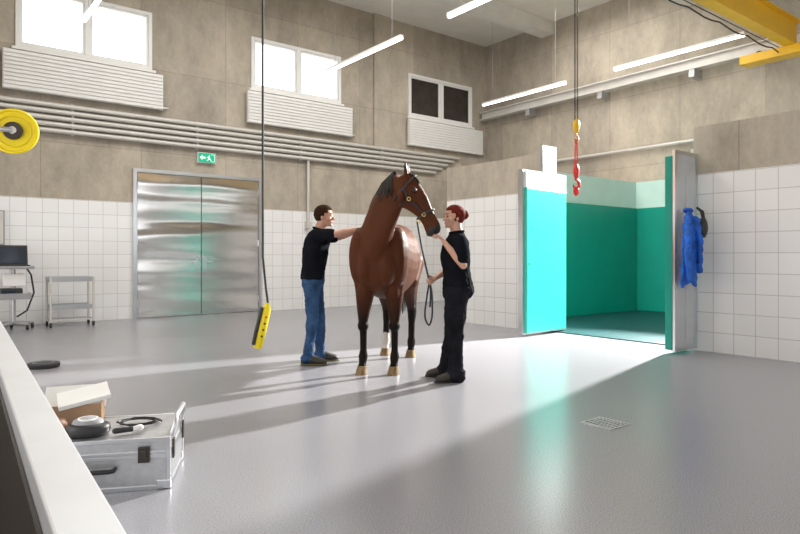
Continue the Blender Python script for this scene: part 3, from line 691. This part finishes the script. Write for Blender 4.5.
    for s in ('L', 'R'):
        J = P[s]; ft = V(J['ft']).normalized(); sdv = V((0, 0, 1)).cross(ft); an = V(J['an']); b0 = V((an.x, an.y, 0))-ft*.07*sc
        mb = MB()
        rs = []
        for q, hw, hh in ((0, .028, .035), (.02, .038, .055), (.08, .042, .062), (.14, .046, .05), (.2, .050, .038), (.25, .042, .030), (.275, .020, .018)):
            rs.append((b0+ft*q*sc+V((0, 0, hh*sc+.006)), sdv*hw*sc, V((0, 0, hh*sc))))
        mb.loft(rs, n=18, sub=2); mb.cap(an+V((0, 0, -.03)), an+V((0, 0, .05)), .05*sc, .05*sc)
        o = mb.obj('shoe', M_shoe, root); remesh(o, .007, 2)
        so = MB(); so.loft([(b0+ft*q*sc+V((0, 0, .010)), sdv*hw*sc, V((0, 0, .010))) for q, hw in ((-.006, .022), (.02, .042), (.08, .043), (.14, .049), (.2, .054), (.255, .044), (.284, .018))], n=10, sub=2)
        so.obj('shoe_sole', P['sole'], root, smooth=True)

# man
mroot = empty('person', cw(-.985, 7.0), YAW)
top(mroot, 'man in black polo and blue jeans reaching out to the horse', 'person')
person(mroot, dict(sc=1.05, face=(1, -.12, -.02), head=(.135, 0, 1.655), neck=(.075, 0, 1.5), hair=M_hairb, hl=(-.005, -.045), lean=.3,
    torso=[((0, 0, .86), .104, .155), ((0, 0, .93), .116, .168), ((.0, 0, 1.0), .112, .162), ((.015, 0, 1.12), .113, .163), ((.03, 0, 1.26), .128, .186), ((.05, 0, 1.38), .126, .20), ((.06, 0, 1.45), .10, .175), ((.07, 0, 1.50), .07, .10), ((.075, 0, 1.52), .05, .055)],
    shirt0=2, sleeve=.72, armr=.052, legr=.086, cuff=.055, pants=M_jean, sole=M_sole,
    L=dict(sh=(.06, .19, 1.43), el=(.28, .16, 1.43), wr=(.50, .02, 1.50), hd=(.9, -.25, .0), hn=(.3, -.3, -.9), ha=(0, -1, .2), curl=.2, hip=(0, .09, .92), kn=(.06, .13, .50), an=(.06, .16, .09), ft=(1, .1, 0)),
    R=dict(sh=(.07, -.195, 1.44), el=(.29, -.25, 1.45), wr=(.52, -.24, 1.50), hd=(1, -.05, .02), hn=(.3, -.0, -.9), ha=(0, 1, 0), curl=.25, hip=(0, -.09, .92), kn=(.01, -.10, .50), an=(-.04, -.11, .09), ft=(1, -.12, 0))))

# woman
wroot = empty('person', cw(.555, 6.08), YAW+math.pi)
top(wroot, 'woman in black polo and dark work trousers holding the horse', 'person')
person(wroot, dict(sc=1.0, face=(1, .35, .04), head=(.03, 0, 1.585), neck=(.0, 0, 1.43), hair=M_haira, hl=(-.035, -.08), lean=.15,
    torso=[((0, 0, .80), .120, .172), ((-.015, 0, .88), .140, .190), ((-.01, 0, .96), .124, .175), ((.0, 0, 1.06), .110, .154), ((.012, 0, 1.18), .128, .166), ((.012, 0, 1.28), .122, .172), ((.0, 0, 1.36), .096, .162), ((.0, 0, 1.42), .06, .085), ((.0, 0, 1.44), .045, .05)],
    shirt0=2, sleeve=.75, armr=.048, legr=.102, cuff=.078, pants=M_cargo, sole=M_rubber, cargo=True, hs=.93,
    hairx=[((-.115, 0, .035), (.046, .046, .048), 'hair_bun'), ((-.05, 0, .035), (.07, .082, .08), 'hair')],
    L=dict(sh=(-.01, .172, 1.35), el=(-.04, .25, 1.12), wr=(.135, .16, 1.345), hd=(.45, -.45, .55), hn=(.8, -.1, -.6), ha=(-.2, .3, .9), curl=.65, tc=.5, hip=(0, .10, .86), kn=(.02, .12, .47), an=(.02, .13, .085), ft=(1, .25, 0)),
    R=dict(sh=(-.01, -.172, 1.35), el=(.04, -.21, 1.09), wr=(.21, -.08, .985), hd=(.7, .4, -.35), hn=(-.2, .8, .1), ha=(.2, 0, 1), curl=1.05, tc=.6, hip=(0, -.10, .86), kn=(.04, -.11, .47), an=(.09, -.13, .085), ft=(1, -.1, 0))))

# ------------------------------------------------------------------ horse
hx, hy = -.17, -1.0
hang = math.atan2(hy, hx)+YAW
HC = (-.142, 6.85)
hroot = empty('horse', cw(*HC), hang); top(hroot, 'tall bay horse with black mane and dark halter, standing', 'horse')
mb = MB()
T = [(.67, 1.17, .13, .14), (.61, 1.16, .20, .24), (.50, 1.17, .26, .33), (.30, 1.18, .295, .41), (.0, 1.15, .32, .41), (-.3, 1.17, .33, .39), (-.52, 1.23, .30, .36), (-.74, 1.25, .24, .31), (-.88, 1.22, .14, .22), (-.93, 1.2, .07, .12)]
mb.loft([((x, 0, z), (0, a, 0), (0, 0, c)) for x, z, a, c in T], n=28, sub=4)
mb.cap((.36, 0, 1.52), (.1, 0, 1.53), .085, .06)
for s in (-1, 1):
    mb.ell((.585, s*.112, 1.09), (.12, .095, .18)); mb.ell((.44, s*.195, 1.20), (.18, .12, .32)); mb.ell((-.66, s*.15, 1.15), (.22, .14, .28))
# neck
poll = V((.78, .325, 1.96)); hd_ = V((-.03, .325, -.57)).normalized()
def fr(c, ax, vv, hv, hu):
    ax = V(ax).normalized(); vv = V(vv); vv = (vv-ax*vv.dot(ax)).normalized(); u = ax.cross(vv).normalized(); return (V(c), u*hu, vv*hv)
NK = [fr((.36, -.02, 1.24), (.5, .05, .85), (-1, 0, .5), .33, .24), fr((.50, .0, 1.45), (.45, .25, .83), (-.9, -.25, .5), .275, .175), fr((.61, .08, 1.64), (.4, .42, .8), (-.6, -.6, .5), .21, .112),
      fr((.70, .20, 1.82), (.35, .5, .75), (-.4, -.75, .5), .155, .082), fr((.755, .30, 1.935), (.15, .7, .6), (-.2, -.7, .7), .11, .072)]
mb.loft(NK, n=22, sub=5)
# head
DV = V((0, .9, .43)); DV = (DV-hd_*DV.dot(hd_)).normalized(); WV = hd_.cross(DV).normalized()
HS = [(-.04, 0, .07, .06), (.02, -.01, .105, .082), (.10, -.04, .142, .095), (.19, -.04, .146, .090), (.27, -.015, .118, .074), (.37, .002, .086, .060), (.47, .004, .076, .054), (.54, -.002, .080, .060), (.59, -.008, .072, .056), (.622, -.012, .045, .042)]
def hring(s_):
    for i in range(len(HS)-1):
        if HS[i][0] <= s_ <= HS[i+1][0]:
            t = (s_-HS[i][0])/(HS[i+1][0]-HS[i][0]); q = [HS[i][k]*(1-t)+HS[i+1][k]*t for k in range(4)]; break
    return poll+hd_*s_+DV*q[1], q[2], q[3]
mb.loft([(poll+hd_*s_+DV*o_, DV*a, WV*c) for s_, o_, a, c in HS], n=22, sub=4)
def hpt(s_, d_, w_):
    c, a, w = hring(s_); return c+DV*a*d_+WV*w*w_
for s in (-1, 1):
    mb.ell(hpt(.15, .45, s*.92), (.032, .032, .032)); mb.cap(hpt(.2, .3, s*.92), hpt(.42, .05, s*.9), .014, .010); mb.ell(hpt(.55, .3, s*.85), (.024, .024, .026))
    mb.ell(hpt(.14, -.5, s*.75), (.06, .035, .07))
mb.ell(hpt(.58, -.75, 0), (.03, .03, .028))
for s in (-1, 1):
    e0 = hpt(.0, .35, s*.75); e1 = e0+V((0, -.01, .16))+WV*s*.03
    a = (e1-e0).normalized()
    mb.loft([(e0-a*.02, WV*.022, DV*.022), (e0+a*.04, WV*.034, DV*.024), (e0+a*.09, WV*.030, DV*.020), (e0+a*.13, WV*.016, DV*.012), (e0+a*.16, WV*.005, DV*.005)], n=12, sub=3)
# legs
FX = {1: .44, -1: .47}
for s in (-1, 1):
    y = .15*s; x = FX[s]
    mb.chain([(x-.04, y*1.0, 1.08, .14), (x-.05, y, .88, .112), (x-.02, y*1.05, .70, .080), (x, y*1.08, .55, .053)], 14)
    mb.ell((x+.02, y*1.02, .86), (.07, .068, .16)); mb.ell((x-.02, y*1.3, .80), (.05, .037, .13))
    mb.ell((x+.006, y*1.08, .49), (.062, .059, .065)); mb.chain([(x, y*1.08, .50, .050), (x-.008, y*1.08, .42, .039), (x-.008, y*1.08, .24, .036), (x-.003, y*1.08, .175, .050), (x+.03, y*1.08, .105, .038), (x+.045, y*1.08, .07, .048)], 12)
    mb.ell((x-.03, y*1.08, .17), (.03, .025, .035))
HX = {1: -.70, -1: -.80}
for s in (-1, 1):
    y = .15*s; x = HX[s]
    mb.chain([(-.62, y, 1.12, .18), (x+.26, y*1.15, .92, .125), (x+.12, y*1.1, .76, .088), (x-.02, y*1.1, .60, .060), (x-.06, y*1.1, .52, .056)], 14)
    mb.ell((x-.045, y*1.1, .52), (.062, .048, .07)); mb.chain([(x-.05, y*1.1, .50, .054), (x-.02, y*1.1, .40, .042), (x, y*1.1, .24, .040), (x+.005, y*1.1, .175, .052), (x+.035, y*1.1, .105, .040), (x+.05, y*1.1, .07, .048)], 12)
mb.chain([(-.86, 0, 1.42, .07), (-.97, 0, 1.33, .05), (-1.02, 0, 1.18, .035)])
muz = poll+hd_*.62
def hfn(c):
    if (c-muz).length < .10: return 1
    if c.z > 2.04: return 1
    if c.x < -.3 and c.y < 0 and c.z < .27: return 2
    return 0
o = mb.obj('body', [M_coat, M_coatd, M_sock], hroot); remesh(o, .010, 4, hfn)
for (x, y) in [(FX[s]+.05, .162*s) for s in (-1, 1)]+[(HX[s]+.055, .165*s) for s in (-1, 1)]:
    MB().loft([((x+.022, y, .0), (.072, 0, 0), (0, .066, 0)), ((x+.018, y, .012), (.07, 0, 0), (0, .064, 0)), ((x+.005, y, .05), (.060, 0, 0), (0, .056, 0)), ((x-.005, y, .085), (.052, 0, 0), (0, .05, 0))], n=20, sub=2).obj('hoof', M_hoof, hroot, smooth=True)
for s in (-1, 1):
    MB().ell(hpt(.155, .45, s*1.16), (.021, .021, .021), n=12).obj('eye', M_eye, hroot, smooth=True)
    MB().ell(hpt(.565, .35, s*1.22), (.010, .012, .018), n=10).obj('nostril', M_black, hroot, smooth=True)
# mane
mm = MB(); NP = 110
def crest(t):
    q = t*(len(NK)-2)+1; i = min(int(q), len(NK)-2); k = q-i
    c = NK[i][0].lerp(NK[i+1][0], k); v_ = NK[i][2].lerp(NK[i+1][2], k); u = NK[i][1].lerp(NK[i+1][1], k); return c, u, v_
sgn = 1
if NK[2][1].y > 0: sgn = -1
for i in range(NP):
    t = i/(NP-1); c, u, v_ = crest(t*.99)
    for side in (1, -1):
        ln = random.uniform(.15, .22)*(1 if side == sgn else .6)
        p0 = c+v_*.95; d0 = v_.normalized()*.026; us = u.normalized()*side
        pts = [p0, p0+d0+us*.012+V((0, 0, .004)), p0+d0*1.2+us*.040+V((0, 0, -ln*.3)), p0+d0*.8+us*.066+V((random.uniform(-.006, .006), 0, -ln*.7)), p0+d0*.3+us*.072+V((random.uniform(-.015, .015), random.uniform(-.015, .015), -ln))]
        mm.tube(pts, .017, 6, taper=lambda q: max(.15, 1-q*.75))
mm.obj('mane', M_mane, hroot, smooth=True)
mm = MB()
for i in range(14):
    p0 = hpt(.0, .6, -.6+1.2*i/13); ln = random.uniform(.12, .17)
    mm.tube([p0+V((0, 0, .02)), p0+DV*.04+hd_*.02, p0+DV*.05+hd_*ln*.6+WV*random.uniform(-.02, .02), p0+DV*.03+hd_*ln], .013, 5, taper=lambda q: max(.15, 1-q*.8))
mm.obj('forelock', M_mane, hroot, smooth=True)
tt = MB()
for i in range(26):
    a = random.uniform(0, 6.28); rr_ = random.uniform(0, .05)
    dx, dy = rr_*math.cos(a), rr_*math.sin(a)
    tt.tube([(-.95+dx*.4, dy*.4, 1.36), (-1.02+dx*.6, dy*.7, 1.2), (-1.03+dx, dy, .95), (-1.02+dx*1.3, dy*1.3, .7), (-1.0+dx*.8, dy*.8, .48+random.uniform(0, .12))], .022, 6, taper=lambda q: max(.15, 1-q*q*.9))
tt.obj('tail', M_mane, hroot, smooth=True)
# halter
hb = MB()
def strap_ring(s_, g=1.06, n=28, tilt=0.0):
    pts = []
    for j in range(n):
        t = 2*math.pi*j/n; c, a, w = hring(s_+tilt*math.cos(t)); pts.append(c+DV*(a*g+.004)*math.cos(t)+WV*(w*g+.004)*math.sin(t))
    return pts
hb.tube(strap_ring(.40), .011, 6, closed=True)
hb.tube(strap_ring(.08, tilt=-.05), .010, 6, closed=True)
for s in (-1, 1):
    hb.tube([hpt(.40, -.1, s*1.12), hpt(.3, -.15, s*1.1), hpt(.2, -.2, s*1.12), hpt(.08, -.1, s*1.12)], .010, 6)
    hb.tube([hpt(.20, -.2, s*1.12), hpt(.2, -.8, s*.75), hpt(.2, -1.05, 0)], .008, 6)
hb.obj('halter', M_halter, hroot, smooth=True)
for s in (-1, 1):
    for q in (.40, .20):
        c = hpt(q, -.13, s*1.2); MB().torus(c, WV, .016, .005, 16, 6).obj('halter_ring', M_brass, hroot, smooth=True)
c = hpt(.42, -1.18, 0); MB().torus(c, WV, .02, .005, 16, 6).obj('halter_ring', M_brass, hroot, smooth=True)

# lead rope
bpy.context.view_layer.update()
ring_w = hroot.matrix_world @ hpt(.42, -1.32, 0)
hand_w = wroot.matrix_world @ V((.272, -.025, .955))
def catm(P_, sub=8):
    out = []
    for i in range(len(P_)-1):
        a = P_[max(i-1, 0)]; b1 = P_[i]; c = P_[i+1]; d = P_[min(i+2, len(P_)-1)]
        for k in range(sub):
            t = k/sub; out.append(0.5*((2*b1)+(c-a)*t+(2*a-5*b1+4*c-d)*t*t+(-a+3*b1-3*c+d)*t**3))
    out.append(P_[-1]); return out
P_ = [ring_w, ring_w.lerp(hand_w, .35)+V((0, 0, -.02)), ring_w.lerp(hand_w, .7), hand_w, hand_w+cw(-.02, -.03, -.15), hand_w+cw(-.04, -.05, -.33), hand_w+cw(-.0, -.05, -.42), hand_w+cw(.03, -.05, -.33), hand_w+cw(.03, -.03, -.12), hand_w+cw(.01, 0, .0), hand_w+cw(.02, .02, -.1), hand_w+cw(.015, .02, -.25)]
top(MB().tube(catm(P_), .009, 8).obj('lead_rope', M_halter, None, smooth=True), 'dark lead rope running from halter to hand in a loop', 'lead rope')

# ------------------------------------------------------------------ lights
def area(name, loc, rot, sx, sy, e, col=(1, 1, 1)):
    l = bpy.data.lights.new(name, 'AREA'); l.shape = 'RECTANGLE'; l.size = sx; l.size_y = sy; l.energy = e; l.color = col
    o = bpy.data.objects.new(name, l); COL.objects.link(o); o.location = loc; o.rotation_euler = rot; return o
area('ceiling_fill', (4, 8.3, 6.95), (0, 0, 0), 5, 2.5, 250, (1, .98, .94))  # added fill lamps below a closed ceiling, brighten the hall
area('ceiling_fill', (9.5, 8.3, 6.95), (0, 0, 0), 5, 2.5, 250, (1, .98, .94))
area('ceiling_fill', (4, 4.4, 7.0), (0, 0, 0), 5, 2.5, 110, (1, .98, .96))
sp = bpy.data.lights.new('sun_stand_in', 'SPOT'); sp.energy = 13500; sp.spot_size = math.radians(60); sp.spot_blend = .4; sp.shadow_soft_size = .13; sp.color = (1, .98, .95)  # spot hung inside the hall stands in for low sun, no gable opening
o = bpy.data.objects.new('sun_stand_in', sp); COL.objects.link(o); o.location = (12.35, 5.3, 4.35)
d_ = V((2.6, 5.0, 0))-o.location; o.rotation_euler = d_.to_track_quat('-Z', 'Y').to_euler()

w = bpy.data.worlds.new('world'); scene.world = w; w.use_nodes = True
bg = w.node_tree.nodes['Background']; bg.inputs[0].default_value = (.92, .96, 1, 1); bg.inputs[1].default_value = 3.4

# ------------------------------------------------------------------ camera
cam = bpy.data.cameras.new('camera'); co = bpy.data.objects.new('camera', cam); COL.objects.link(co)
cam.sensor_width = 36; cam.clip_start = .05
k, px, py = ZOOM if ZOOM else (1, 400, 267)
cam.lens = 620/800*36*k; cam.shift_x = (px-400)/800*k; cam.shift_y = (257-py)/800*k
co.location = (0, 0, H); co.rotation_euler = (math.radians(90), 0, YAW)
scene.camera = co
scene.view_settings.view_transform = 'Standard'
scene.view_settings.exposure = 0.0
